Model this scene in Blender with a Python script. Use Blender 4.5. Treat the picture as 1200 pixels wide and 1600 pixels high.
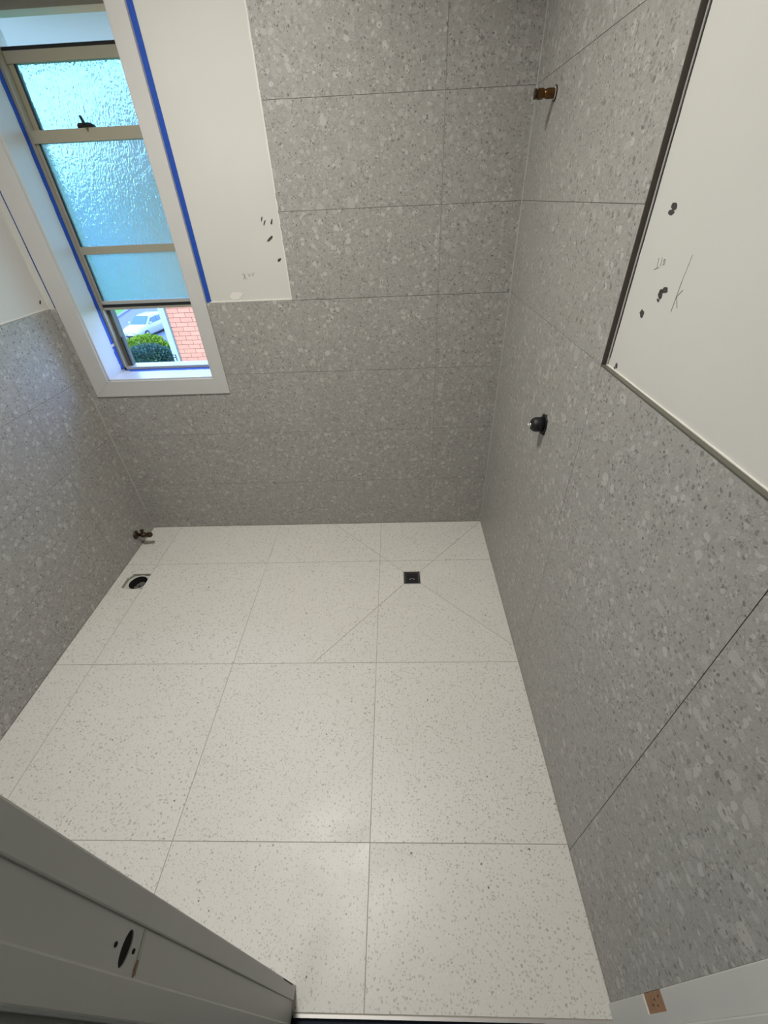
import bpy, bmesh, math, random
from mathutils import Vector, Matrix, noise

for o in list(bpy.data.objects):
    bpy.data.objects.remove(o)
S = bpy.context.scene
COL = S.collection
random.seed(7)

# ------------------------------------------------------------------ camera
cam_d = bpy.data.cameras.new('camera')
cam_d.sensor_fit = 'VERTICAL'
cam_d.sensor_height = 36.0
cam_d.lens = 36.0 * 648.5 / 1600.0
cam_d.clip_start = 0.02
cam_d.clip_end = 400
cam = bpy.data.objects.new('camera', cam_d)
COL.objects.link(cam)
RM = Matrix(((0.99914832, 0.02019136, 0.03598529),
             (0.01645904, 0.60469473, -0.79628725),
             (-0.03783824, 0.79620135, 0.60384739)))
cam.matrix_world = Matrix.Translation((0.10589, -0.38802, 1.52884)) @ RM.to_4x4()
S.camera = cam

# ------------------------------------------------------------------ sky, lights, exposure
S.view_settings.view_transform = 'Standard'
S.view_settings.look = 'None'
S.view_settings.gamma = 1.0
S.view_settings.use_curve_mapping = False
S.view_settings.exposure = 0.0

W = bpy.data.worlds.new('sky')
S.world = W
W.use_nodes = True
wn = W.node_tree.nodes
wl = W.node_tree.links
wn.clear()
w_out = wn.new('ShaderNodeOutputWorld')
w_bg = wn.new('ShaderNodeBackground')
w_tc = wn.new('ShaderNodeTexCoord')
w_sep = wn.new('ShaderNodeSeparateXYZ')
w_rmp = wn.new('ShaderNodeValToRGB')
wl.new(w_tc.outputs['Generated'], w_sep.inputs[0])
wl.new(w_sep.outputs['Z'], w_rmp.inputs[0])
cr = w_rmp.color_ramp
cr.elements[0].position = 0.0
cr.elements[0].color = (0.38, 0.60, 0.95, 1)
cr.elements[1].position = 0.9
cr.elements[1].color = (0.22, 0.42, 0.95, 1)
e = cr.elements.new(0.25)
e.color = (0.25, 0.45, 1.0, 1)
wl.new(w_rmp.outputs[0], w_bg.inputs[0])
w_bg.inputs[1].default_value = 10.0
wl.new(w_bg.outputs[0], w_out.inputs[0])


def light(name, kind, loc, energy, color, **kw):
    d = bpy.data.lights.new(name, kind)
    d.energy = energy
    d.color = color
    for k, v in kw.items():
        setattr(d, k, v)
    o = bpy.data.objects.new(name, d)
    o.location = loc
    COL.objects.link(o)
    return o


sun = light('sun', 'SUN', (-8, -6, 20), 2.2, (1.0, 0.93, 0.82), angle=0.02)
sun.rotation_euler = Vector((-0.50, -0.62, 0.72)).to_track_quat('Z', 'Y').to_euler()
room_lamp = light('room_lamp_light', 'AREA', (-0.40, 0.55, 2.640), 24.5, (1.0, 0.968, 0.91), shape='DISK', size=0.27, spread=2.45)
hall_fill = light('hall_fill_light', 'AREA', (-0.7, -1.3, 2.62), 6.0, (0.93, 0.97, 1.0), shape='DISK', size=0.75)  # unseen fill, added to brighten the near floor and right wall
portal = light('window_portal', 'AREA', (-1.0, 1.76, 1.49), 1.0, (1, 1, 1), shape='RECTANGLE', size=0.5, size_y=1.2)
portal.rotation_euler = (math.radians(-90), 0, 0)
portal.data.cycles.is_portal = True

# ------------------------------------------------------------------ node helpers


class NT:
    def __init__(self, name):
        self.m = bpy.data.materials.new(name)
        self.m.use_nodes = True
        self.t = self.m.node_tree
        self.t.nodes.clear()
        self.out = self.n('ShaderNodeOutputMaterial')

    def n(self, typ, **kw):
        x = self.t.nodes.new(typ)
        for k, v in kw.items():
            setattr(x, k, v)
        return x

    def put(self, sock, v):
        if isinstance(v, bpy.types.NodeSocket):
            self.t.links.new(v, sock)
        elif isinstance(v, tuple) and len(v) == 3 and sock.type == 'RGBA':
            sock.default_value = (*v, 1)
        else:
            sock.default_value = v

    def math(self, op, a, b=0.0, c=None):
        x = self.n('ShaderNodeMath', operation=op)
        self.put(x.inputs[0], a)
        self.put(x.inputs[1], b)
        if c is not None:
            self.put(x.inputs[2], c)
        return x.outputs[0]

    def vmath(self, op, a, b):
        x = self.n('ShaderNodeVectorMath', operation=op)
        self.put(x.inputs[0], a)
        self.put(x.inputs[1], b)
        return x.outputs[0]

    def mix(self, f, a, b):
        x = self.n('ShaderNodeMix', data_type='RGBA')
        self.put(x.inputs[0], f)
        self.put(x.inputs[6], a)
        self.put(x.inputs[7], b)
        return x.outputs[2]

    def step(self, v, lo, hi):
        x = self.n('ShaderNodeMapRange', interpolation_type='SMOOTHSTEP')
        self.put(x.inputs[0], v)
        x.inputs[1].default_value = lo
        x.inputs[2].default_value = hi
        return x.outputs[0]

    def noise(self, vec, scale, detail=2.0, rough=0.5):
        x = self.n('ShaderNodeTexNoise')
        if vec is not None:
            self.put(x.inputs['Vector'], vec)
        x.inputs['Scale'].default_value = scale
        x.inputs['Detail'].default_value = detail
        x.inputs['Roughness'].default_value = rough
        return x

    def voro(self, vec, scale, rnd=1.0, feature='F1'):
        x = self.n('ShaderNodeTexVoronoi', feature=feature)
        self.put(x.inputs['Vector'], vec)
        x.inputs['Scale'].default_value = scale
        x.inputs['Randomness'].default_value = rnd
        return x

    def bsdf(self, **kw):
        x = self.n('ShaderNodeBsdfPrincipled')
        for k, v in kw.items():
            self.put(x.inputs[k.replace('_', ' ')], v)
        self.t.links.new(x.outputs[0], self.out.inputs[0])
        return x

    def bump(self, h, strength, dist):
        x = self.n('ShaderNodeBump')
        self.put(x.inputs['Height'], h)
        x.inputs['Strength'].default_value = strength
        x.inputs['Distance'].default_value = dist
        return x.outputs[0]


def simple(name, col, rough=0.5, metal=0.0, var=0.06, scale=30.0, bump=0.0):
    t = NT(name)
    co = t.n('ShaderNodeTexCoord').outputs['Object']
    nz = t.noise(co, scale, 4.0).outputs[0]
    dark = tuple(c * (1 - var) for c in col)
    lite = tuple(min(1, c * (1 + var)) for c in col)
    kw = dict(Base_Color=t.mix(nz, dark, lite), Roughness=rough, Metallic=metal)
    if bump:
        kw['Normal'] = t.bump(nz, bump, 0.002)
    t.bsdf(**kw)
    return t.m


# ------------------------------------------------------------------ materials
def ceppo():
    t = NT('grey_pebble_porcelain')
    co = t.n('ShaderNodeTexCoord').outputs['Object']
    rnd = t.n('ShaderNodeObjectInfo').outputs['Random']
    off = t.n('ShaderNodeCombineXYZ')
    t.put(off.inputs[0], t.math('MULTIPLY', rnd, 37.0))
    t.put(off.inputs[1], t.math('MULTIPLY', rnd, 61.0))
    t.put(off.inputs[2], t.math('MULTIPLY', rnd, 23.0))
    co = t.vmath('ADD', co, off.outputs[0])
    w = t.noise(co, 34.0, 3.0)
    co2 = t.vmath('ADD', co, t.vmath('MULTIPLY', t.vmath('SUBTRACT', w.outputs[1], (0.5, 0.5, 0.5)), (0.022, 0.022, 0.022)))
    big = t.noise(co, 5.0, 3.0).outputs[0]
    mid = t.noise(co, 45.0, 5.0, 0.7).outputs[0]
    col = t.mix(big, (0.288, 0.280, 0.260), (0.348, 0.340, 0.318))
    col = t.mix(t.step(mid, 0.35, 0.75), col, (0.363, 0.356, 0.333))

    def layer(col, scale, gate, r0, r1, ca, cb, amt=1.0):
        v = t.voro(co2, scale)
        s = t.n('ShaderNodeSeparateColor')
        t.put(s.inputs[0], v.outputs['Color'])
        g = t.math('GREATER_THAN', s.outputs[0], gate)
        lim = t.math('MULTIPLY_ADD', s.outputs[2], r1 - r0, r0)
        inside = t.math('LESS_THAN', v.outputs['Distance'], lim)
        f = t.math('MULTIPLY', t.math('MULTIPLY', g, inside), amt)
        return t.mix(f, col, t.mix(s.outputs[1], ca, cb))
    # fine grit, then pebbles from small to large, then dark chips
    col = layer(col, 190, 0.45, 0.30, 0.60, (0.210, 0.204, 0.192), (0.450, 0.443, 0.420), 0.75)
    col = layer(col, 95, 0.55, 0.28, 0.55, (0.239, 0.236, 0.220), (0.500, 0.487, 0.452), 0.75)
    col = layer(col, 50, 0.56, 0.25, 0.52, (0.323, 0.318, 0.303), (0.509, 0.502, 0.481), 0.85)
    col = layer(col, 25, 0.80, 0.20, 0.42, (0.382, 0.376, 0.359), (0.500, 0.488, 0.455), 0.7)
    col = layer(col, 130, 0.74, 0.20, 0.45, (0.084, 0.080, 0.074), (0.210, 0.204, 0.190), 0.8)
    col = layer(col, 62, 0.91, 0.20, 0.36, (0.131, 0.126, 0.116), (0.232, 0.226, 0.211), 0.75)
    # worn-looking hairline outlines round some pebbles
    vein = t.voro(co2, 33, feature='DISTANCE_TO_EDGE').outputs['Distance']
    vm = t.math('MULTIPLY', t.math('LESS_THAN', vein, 0.016), t.step(t.noise(co, 14.0).outputs[0], 0.56, 0.62))
    col = t.mix(t.math('MULTIPLY', vm, 0.55), col, (0.151, 0.147, 0.136))
    grit = t.noise(co, 420.0, 3.0, 0.7).outputs[0]
    col = t.mix(t.math('MULTIPLY', t.step(grit, 0.50, 0.68), 0.35), col, (0.176, 0.173, 0.164))
    col = t.mix(t.math('MULTIPLY', t.step(grit, 0.50, 0.32), 0.25), col, (0.50, 0.49, 0.46))
    rough = t.math('MULTIPLY_ADD', mid, 0.14, 0.36)
    t.bsdf(Base_Color=col, Roughness=rough, Normal=t.bump(mid, 0.12, 0.001), Specular_IOR_Level=0.4)
    return t.m


def terrazzo():
    t = NT('cream_speckled_porcelain')
    co = t.n('ShaderNodeTexCoord').outputs['Object']
    rnd = t.n('ShaderNodeObjectInfo').outputs['Random']
    off = t.n('ShaderNodeCombineXYZ')
    t.put(off.inputs[0], t.math('MULTIPLY', rnd, 41.0))
    t.put(off.inputs[1], t.math('MULTIPLY', rnd, 57.0))
    t.put(off.inputs[2], t.math('MULTIPLY', rnd, 29.0))
    co = t.vmath('ADD', co, off.outputs[0])
    w = t.noise(co, 90.0, 2.0)
    co2 = t.vmath('ADD', co, t.vmath('MULTIPLY', t.vmath('SUBTRACT', w.outputs[1], (0.5, 0.5, 0.5)), (0.008, 0.008, 0.008)))
    big = t.noise(co, 3.5, 3.0).outputs[0]
    col = t.mix(big, (0.585, 0.568, 0.522), (0.645, 0.63, 0.59))

    def layer(col, scale, gate, r0, r1, ca, cb, amt):
        v = t.voro(co2, scale)
        s = t.n('ShaderNodeSeparateColor')
        t.put(s.inputs[0], v.outputs['Color'])
        g = t.math('GREATER_THAN', s.outputs[0], gate)
        lim = t.math('MULTIPLY_ADD', s.outputs[2], r1 - r0, r0)
        f = t.math('MULTIPLY', t.math('MULTIPLY', g, t.math('LESS_THAN', v.outputs['Distance'], lim)), amt)
        return t.mix(f, col, t.mix(s.outputs[1], ca, cb))
    col = layer(col, 260, 0.70, 0.25, 0.5, (0.47, 0.43, 0.37), (0.72, 0.70, 0.65), 0.7)
    col = layer(col, 175, 0.56, 0.22, 0.46, (0.34, 0.315, 0.27), (0.52, 0.485, 0.43), 0.75)
    col = layer(col, 110, 0.80, 0.22, 0.42, (0.28, 0.262, 0.228), (0.46, 0.43, 0.38), 0.75)
    col = layer(col, 90, 0.985, 0.15, 0.28, (0.06, 0.058, 0.05), (0.16, 0.15, 0.13), 0.9)
    haze = t.noise(co, 6.0, 4.0, 0.6).outputs[0]
    t.bsdf(Base_Color=col, Roughness=t.math('MULTIPLY_ADD', haze, 0.34, 0.26), Specular_IOR_Level=0.5)
    return t.m


def plaster(name, col):
    t = NT(name)
    co = t.n('ShaderNodeTexCoord').outputs['Object']
    a = t.noise(co, 2.2, 4.0).outputs[0]
    b = t.noise(co, 160.0, 3.0).outputs[0]
    c = tuple(x * 0.95 for x in col)
    t.bsdf(Base_Color=t.mix(t.step(a, 0.35, 0.7), c, col), Roughness=0.62, Normal=t.bump(b, 0.10, 0.001))
    return t.m


def obscure_glass():
    t = NT('obscure_patterned_glass')
    co = t.n('ShaderNodeTexCoord').outputs['Object']
    d = t.noise(co, 30.0, 1.0)
    co2 = t.vmath('ADD', co, t.vmath('MULTIPLY', t.vmath('SUBTRACT', d.outputs[1], (0.5, 0.5, 0.5)), (0.02, 0.02, 0.02)))
    v = t.noise(t.vmath('MULTIPLY', co2, (1.0, 1.0, 0.62)), 150.0, 1.0, 0.4).outputs[0]
    nrm = t.bump(v, 1.0, 0.004)
    rf = t.n('ShaderNodeBsdfRefraction')
    rf.inputs['Color'].default_value = (0.60, 0.78, 0.74, 1)
    rf.inputs['Roughness'].default_value = 0.30
    rf.inputs['IOR'].default_value = 1.18
    t.put(rf.inputs['Normal'], nrm)
    tl = t.n('ShaderNodeBsdfTranslucent')
    tl.inputs['Color'].default_value = (0.36, 0.52, 0.45, 1)
    t.put(tl.inputs['Normal'], nrm)
    gl = t.n('ShaderNodeBsdfGlossy')
    gl.inputs['Roughness'].default_value = 0.15
    gl.inputs['Color'].default_value = (0.9, 0.95, 0.95, 1)
    t.put(gl.inputs['Normal'], nrm)
    m1 = t.n('ShaderNodeMixShader')
    m1.inputs[0].default_value = 0.28
    t.t.links.new(rf.outputs[0], m1.inputs[1])
    t.t.links.new(tl.outputs[0], m1.inputs[2])
    m2 = t.n('ShaderNodeMixShader')
    m2.inputs[0].default_value = 0.05
    t.t.links.new(m1.outputs[0], m2.inputs[1])
    t.t.links.new(gl.outputs[0], m2.inputs[2])
    t.t.links.new(m2.outputs[0], t.out.inputs[0])
    return t.m


def leafy(name, dark, lite):
    t = NT(name)
    co = t.n('ShaderNodeTexCoord').outputs['Object']
    v = t.noise(co, 9.0, 3.0).outputs[0]
    t.bsdf(Base_Color=t.mix(t.step(v, 0.3, 0.7), dark, lite), Roughness=0.9, Specular_IOR_Level=0.08)
    return t.m


def brick_mat(name):
    t = NT(name)
    co = t.n('ShaderNodeTexCoord').outputs['Object']
    rnd = t.n('ShaderNodeObjectInfo').outputs['Random']
    v = t.noise(co, 26.0, 4.0).outputs[0]
    c = t.mix(rnd, (0.33, 0.105, 0.045), (0.40, 0.135, 0.06))
    t.bsdf(Base_Color=t.mix(t.math('MULTIPLY', v, 0.5), c, (0.42, 0.17, 0.085)), Roughness=0.8)
    return t.m


def emit(name, col, s):
    t = NT(name)
    x = t.n('ShaderNodeEmission')
    x.inputs[0].default_value = (*col, 1)
    x.inputs[1].default_value = s
    t.t.links.new(x.outputs[0], t.out.inputs[0])
    return t.m


M = dict(
    wall_tile=ceppo(), floor_tile=terrazzo(),
    white=plaster('white_undercoat_plaster', (0.60, 0.595, 0.56)),
    filler=plaster('plaster_filler', (0.72, 0.70, 0.64)),
    gloss=simple('old_white_gloss_paint', (0.53, 0.525, 0.51), 0.38, var=0.03, scale=14, bump=0.05),
    jamb=simple('grey_white_door_paint', (0.60, 0.60, 0.57), 0.40, var=0.05, scale=9, bump=0.06),
    grout=simple('grey_grout', (0.20, 0.197, 0.187), 0.9),
    grout_floor=simple('buff_grout', (0.36, 0.33, 0.28), 0.9),
    sealant=simple('light_grey_sealant', (0.36, 0.355, 0.34), 0.5),
    trim=simple('dark_bronze_trim', (0.075, 0.062, 0.050), 0.42, 0.2),
    ledge=simple('olive_grey_trim', (0.12, 0.115, 0.09), 0.45, 0.2),
    tape=simple('blue_masking_tape', (0.006, 0.062, 0.38), 0.6, var=0.25, scale=60),
    alu=simple('champagne_anodised_aluminium', (0.40, 0.375, 0.29), 0.42, 0.35, var=0.05),
    alu_lt=simple('pale_anodised_aluminium', (0.45, 0.455, 0.42), 0.4, 0.25, var=0.05),
    track=simple('dark_olive_track', (0.085, 0.082, 0.062), 0.6, 0.0, var=0.05),
    rubber=simple('black_rubber', (0.008, 0.008, 0.009), 0.6),
    black=simple('matt_black_metal', (0.004, 0.004, 0.005), 0.55),
    chrome=simple('chrome', (0.75, 0.75, 0.74), 0.18, 1.0, var=0.02),
    brass=simple('tarnished_brass', (0.13, 0.065, 0.022), 0.35, 0.85, var=0.5, scale=120),
    brass_dk=simple('dark_bronze_brass', (0.055, 0.034, 0.018), 0.4, 0.7, var=0.5, scale=120),
    void=simple('dark_void', (0.010, 0.009, 0.008), 0.9),
    pvc=simple('grubby_white_pipe', (0.50, 0.49, 0.45), 0.5, var=0.25, scale=50),
    rubble=simple('grey_rubble', (0.10, 0.10, 0.095), 0.9, var=0.5, scale=60),
    wood=simple('bare_reddish_timber', (0.36, 0.20, 0.11), 0.75, var=0.4, scale=40),
    mastic=simple('dark_adhesive', (0.045, 0.043, 0.038), 0.8, var=0.4, scale=200),
    pencil=simple('pencil_lead', (0.20, 0.195, 0.185), 0.7),
    screed=simple('cement_screed', (0.30, 0.29, 0.27), 0.9, var=0.2),
    carpet=simple('navy_carpet', (0.012, 0.017, 0.028), 0.95, var=0.5, scale=300),
    metal=simple('brushed_threshold_metal', (0.45, 0.44, 0.42), 0.4, 0.8),
    glass=obscure_glass(),
    soffit=simple('painted_soffit_board', (0.30, 0.285, 0.27), 0.6, var=0.02),
    brick=brick_mat('salmon_brick'), mortar=simple('brick_mortar', (0.07, 0.028, 0.02), 0.95),
    post=simple('pale_painted_board', (0.20, 0.225, 0.205), 0.6, var=0.04),
    grass=leafy('lawn_grass', (0.07, 0.155, 0.025), (0.11, 0.21, 0.045)),
    hedge=leafy('yellow_green_leaves', (0.12, 0.20, 0.012), (0.23, 0.30, 0.03)),
    shrub=leafy('blue_green_leaves', (0.022, 0.05, 0.034), (0.07, 0.12, 0.08)),
    stem=simple('brown_stem', (0.08, 0.055, 0.035), 0.9),
    asphalt=simple('grey_asphalt', (0.10, 0.10, 0.108), 0.9, var=0.15, scale=4),
    street=simple('pale_street_asphalt', (0.26, 0.27, 0.29), 1.0, var=0.1, scale=2),
    kerb=simple('concrete_kerb', (0.12, 0.13, 0.15), 0.9),
    path=simple('pinkish_paving', (0.26, 0.20, 0.165), 0.9),
    car=simple('white_car_paint', (0.31, 0.30, 0.275), 0.25, var=0.01),
    carglass=simple('dark_blue_car_glass', (0.03, 0.07, 0.16), 0.08, var=0.05),
    tyre=simple('tyre_rubber', (0.012, 0.012, 0.013), 0.8),
    lampglass=simple('headlight_glass', (0.30, 0.34, 0.38), 0.15),
    roof=simple('roof_tile_clay', (0.25, 0.10, 0.07), 0.8, var=0.2),
    backdrop=simple('pale_blue_render', (0.26, 0.30, 0.34), 0.8, var=0.05),
    lamp=emit('lamp_diffuser', (1.0, 0.93, 0.80), 6.0),
)

# ------------------------------------------------------------------ mesh helpers


class MB:
    def __init__(self):
        self.bm = bmesh.new()

    def prism(self, poly, axis, t0, t1):
        """extrude a 2D polygon along axis (0=x: poly is (y,z); 1=y: (x,z); 2=z: (x,y))"""
        def P(a, b, t):
            return ((t, a, b), (a, t, b), (a, b, t))[axis]
        lo = [self.bm.verts.new(P(a, b, t0)) for a, b in poly]
        hi = [self.bm.verts.new(P(a, b, t1)) for a, b in poly]
        n = len(poly)
        fs = [self.bm.faces.new(lo[::-1]), self.bm.faces.new(hi)]
        for i in range(n):
            j = (i + 1) % n
            fs.append(self.bm.faces.new((lo[i], lo[j], hi[j], hi[i])))
        return fs

    def box(self, x0, x1, y0, y1, z0, z1):
        return self.prism([(x0, y0), (x1, y0), (x1, y1), (x0, y1)], 2, z0, z1)

    def lathe(self, prof, origin, axis, n=24, n_sides=None):
        """profile [(radius, distance along axis)] about a line from origin"""
        a = Vector(axis).normalized()
        u = a.orthogonal().normalized()
        v = a.cross(u)
        rings = []
        for r, h in prof:
            c = Vector(origin) + a * h
            rings.append([self.bm.verts.new(c + (u * math.cos(2 * math.pi * k / n) + v * math.sin(2 * math.pi * k / n)) * r) for k in range(n)])
        for A, B in zip(rings, rings[1:]):
            for k in range(n):
                self.bm.faces.new((A[k], A[(k + 1) % n], B[(k + 1) % n], B[k]))
        self.bm.faces.new(rings[0][::-1])
        self.bm.faces.new(rings[-1])

    def build(self, name, mat, parent=None, smooth=False, bevel=0.0):
        bm = self.bm
        bmesh.ops.recalc_face_normals(bm, faces=bm.faces)
        if bevel:
            bmesh.ops.bevel(bm, geom=list(bm.edges), offset=bevel, segments=2, affect='EDGES', profile=0.6)
        me = bpy.data.meshes.new(name)
        bm.to_mesh(me)
        bm.free()
        me.materials.append(mat)
        if smooth:
            for p in me.polygons:
                p.use_smooth = True
        o = bpy.data.objects.new(name, me)
        COL.objects.link(o)
        if parent:
            o.parent = parent
        return o


def empty(name, loc=(0, 0, 0), rz=0.0):
    o = bpy.data.objects.new(name, None)
    o.empty_display_size = 0.05
    o.location = loc
    o.rotation_euler = (0, 0, rz)
    COL.objects.link(o)
    return o


def tag(o, label=None, cat=None, group=None, kind=None):
    if label:
        o['label'] = label
    if cat:
        o['category'] = cat
    if group:
        o['group'] = group
    if kind:
        o['kind'] = kind
    return o


def box(name, mat, b, parent=None, bevel=0.0):
    m = MB()
    m.box(*b)
    return m.build(name, mat, parent, bevel=bevel)


def area(poly):
    return abs(sum(poly[i - 1][0] * poly[i][1] - poly[i][0] * poly[i - 1][1] for i in range(len(poly)))) / 2


def clip(poly, a, b, c):
    """keep the part of a polygon where a*x+b*y <= c"""
    out = []
    for i in range(len(poly)):
        p, q = poly[i], poly[(i + 1) % len(poly)]
        dp, dq = a * p[0] + b * p[1] - c, a * q[0] + b * q[1] - c
        if dp <= 0:
            out.append(p)
        if (dp < 0 < dq) or (dq < 0 < dp):
            t = dp / (dp - dq)
            out.append((p[0] + (q[0] - p[0]) * t, p[1] + (q[1] - p[1]) * t))
    return out


def inset(poly, d):
    """shrink a simple polygon by d (mitred)"""
    n = len(poly)
    s = sum(poly[i - 1][0] * poly[i][1] - poly[i][0] * poly[i - 1][1] for i in range(n))
    sg = 1 if s > 0 else -1
    res = []
    for i in range(n):
        p0, p1, p2 = Vector(poly[i - 1]), Vector(poly[i]), Vector(poly[(i + 1) % n])
        e1 = (p1 - p0).normalized()
        e2 = (p2 - p1).normalized()
        n1 = Vector((-e1.y, e1.x)) * sg
        n2 = Vector((-e2.y, e2.x)) * sg
        k = n1 + n2
        k = k / max(0.25, k.dot(n1)) if k.length > 1e-6 else n1
        q = p1 + k * d
        res.append((q.x, q.y))
    return res


def blob(mb, pts, axis, t0, t1):
    mb.prism(pts, axis, t0, t1)


def splotch(cx, cy, rx, ry, rot, n=9, jag=0.25):
    r = []
    for k in range(n):
        a = 2 * math.pi * k / n
        s = 1 + random.uniform(-jag, jag)
        x, y = rx * s * math.cos(a), ry * s * math.sin(a)
        r.append((cx + x * math.cos(rot) - y * math.sin(rot), cy + x * math.sin(rot) + y * math.cos(rot)))
    return r


def stroke(p, q, w):
    d = (Vector(q) - Vector(p)).normalized() * 0.5 * w
    n = Vector((-d.y, d.x))
    p, q = Vector(p), Vector(q)
    return [tuple(p - n), tuple(q - n), tuple(q + n), tuple(p + n)]


# ------------------------------------------------------------------ room dimensions
XR, XL, YB = 0.5806, -1.368, 1.5234         # faces of the tiles
TT = 0.012                                   # tile and glue
PXR, PXL, PYB = XR + TT, XL - TT, YB + TT    # faces of the plaster behind
YF = -0.30                                   # end of the wall tiles at the doorway
ZC = 2.70
DADO = 1.20
GAP = 0.0011
AX0, AX1, AZ0, AZ1 = -1.335, -0.687, 0.813, 2.17   # window architrave, outer
OX0, OX1, OZ0, OZ1 = -1.250, -0.751, 0.888, 2.092  # reveal opening

# ------------------------------------------------------------------ floor
HX0, HX1, HY0, HY1 = -1.312, -1.1995, 1.027, 1.132
m = MB()
m.box(PXL, HX0, -0.33, PYB, -0.06, -0.0014)
m.box(HX0, HX1, -0.33, HY0, -0.06, -0.0014)
m.box(HX0, HX1, HY1, PYB, -0.06, -0.0014)
m.box(HX1, PXR, -0.33, PYB, -0.06, -0.0014)
floor = tag(m.build('floor', M['grout_floor']), 'bathroom floor of large cream speckled tiles', kind='structure')


def floor_tile(poly):
    if area(poly) < 2e-5:
        return
    mb = MB()
    mb.prism(inset(poly, GAP), 2, -0.010, 0.0)
    mb.build('tile', M['floor_tile'], floor)


xs = [XL + 0.001, -1.2, -0.6, 0.0, XR - 0.001]
ys = [-0.326, 0.0, 0.6, 1.2, YB - 0.001]
DC = (0.1645, 1.077)
DH = 0.0425
env = [(-0.262, 0.6), (XR + 0.02, 0.655), (XR + 0.02, 1.545), (-0.275, YB)]   # ends of the four cuts: SW, SE, NE, NW
drain_c = [(DC[0] - DH, DC[1] - DH), (DC[0] + DH, DC[1] - DH), (DC[0] + DH, DC[1] + DH), (DC[0] - DH, DC[1] + DH)]
# sectors between neighbouring cuts: S, E, N, W with the drain edge as their inner side
sectors = []
for k in range(4):
    k2 = (k + 1) % 4
    sectors.append((drain_c[k], env[k], env[k2], drain_c[k2]))


def halfplane(p, q):
    """a,b,c with a*x+b*y<=c on the left side of p->q"""
    dx, dy = q[0] - p[0], q[1] - p[1]
    a, b = dy, -dx
    return a, b, a * p[0] + b * p[1]


for i in range(4):
    for j in range(4):
        poly = [(xs[i], ys[j]), (xs[i + 1], ys[j]), (xs[i + 1], ys[j + 1]), (xs[i], ys[j + 1])]
        if i == 0 and j == 2:
            floor_tile([(xs[0], 0.6), (-1.2, 0.6), (-1.2, 1.027), (-1.282, 1.027), (-1.311, 1.038), (-1.314, 1.098), (-1.296, 1.132),
                        (-1.2105, 1.132), (-1.2, 1.125), (-1.2, 1.2), (xs[0], 1.2)])
        elif i >= 2 and j >= 2:
            for (d0, e0, e1, d1) in sectors:
                q = poly
                q = clip(q, *halfplane(d0, e0))
                if len(q) > 2:
                    q = clip(q, *halfplane(d1, d0))
                if len(q) > 2:
                    q = clip(q, *halfplane(e1, d1))
                if len(q) > 2:
                    floor_tile(q)
        else:
            floor_tile(poly)
m = MB()
m.box(-0.166, XR - 0.006, -0.3335, -0.3275, -0.02, 0.0008)
tag(m.build('trim_1', M['metal']), 'thin metal strip ending the cream floor at the doorway', kind='structure')

# ------------------------------------------------------------------ wall tiles


def wall_tiles(wall, axis, t0, t1, cells):
    for c in cells:
        poly = c if len(c) != 4 or isinstance(c[0], tuple) else [(c[0], c[2]), (c[1], c[2]), (c[1], c[3]), (c[0], c[3])]
        if area(poly) < 1e-5:
            continue
        mb = MB()
        mb.prism(inset(poly, GAP * 0.7), axis, t0, t1)
        mb.build('tile', M['wall_tile'], wall)


# back wall (with the window opening)
m = MB()
m.box(PXL - 0.15, OX0, PYB, 1.76, -0.06, ZC)
m.box(OX1, PXR + 0.15, PYB, 1.76, -0.06, ZC)
m.box(OX0, OX1, PYB, 1.76, -0.06, OZ0)
m.box(OX0, OX1, PYB, 1.76, OZ1, ZC)
wall_back = tag(m.build('wall_back', M['white']), 'back wall with grey pebble tiles, a strip of white plaster and the window', kind='structure')
XB, XP = 0.286, -0.323
cells = [(XL, -0.914, 0, .3), (-0.914, XB, 0, .3), (XB, XR, 0, .3),
         (XL, -0.914, .3, .6), (-0.914, XB, .3, .6), (XB, XR, .3, .6),
         [(XL, .6), (-0.914, .6), (-0.914, AZ0), (AX0, AZ0), (AX0, .9), (XL, .9)],
         [(-0.914, .6), (XB, .6), (XB, .9), (AX1, .9), (AX1, AZ0), (-0.914, AZ0)], (XB, XR, .6, .9),
         (XL, AX0, .9, DADO), (AX1, XB, .9, DADO), (XB, XR, .9, DADO)]
for k in range(5):
    cells += [(XP, XB, 1.2 + .3 * k, 1.5 + .3 * k), (XB, XR, 1.2 + .3 * k, 1.5 + .3 * k)]
wall_tiles(wall_back, 1, YB, PYB - 0.001, cells)
m = MB()
for b in ((PXL, PXR, 0, AZ0), (PXL, AX0, AZ0, DADO), (AX1, PXR, AZ0, DADO), (XP, PXR, DADO, ZC)):
    m.box(b[0] + 0.001, b[1] - 0.001, YB + 0.0010, PYB + 0.001, b[2] + 0.001, b[3] - 0.001)
m.build('grout', M['grout'], wall_back)

# right wall
m = MB()
m.box(PXR, PXR + 0.15, -0.34, 1.76, -0.06, ZC)
wall_right = tag(m.build('wall_right', M['white']), 'right wall with grey pebble tiles and a bare white panel above', kind='structure')
YN = 0.5915
cells = []
for k in range(4):
    z0, z1 = .3 * k, .3 * k + .3
    cells += [(YF, -0.0137, z0, z1), (-0.0137, YN, z0, z1), (YN, YB, z0, z1)]
for k in range(5):
    cells += [(YN, YB, 1.2 + .3 * k, 1.5 + .3 * k)]
wall_tiles(wall_right, 0, XR, PXR - 0.001, cells)
m = MB()
m.box(XR + 0.0010, PXR + 0.001, YF + 0.001, YB + 0.002, 0, DADO - 0.001)
m.box(XR + 0.0010, PXR + 0.001, YN + 0.001, YB + 0.002, DADO - 0.002, ZC)
m.build('grout', M['grout'], wall_right)

box('open_joint', M['void'], (XR + 0.0003, XR + 0.004, -0.0145, -0.0129, 0.0, DADO - 0.002), wall_right)

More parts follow.
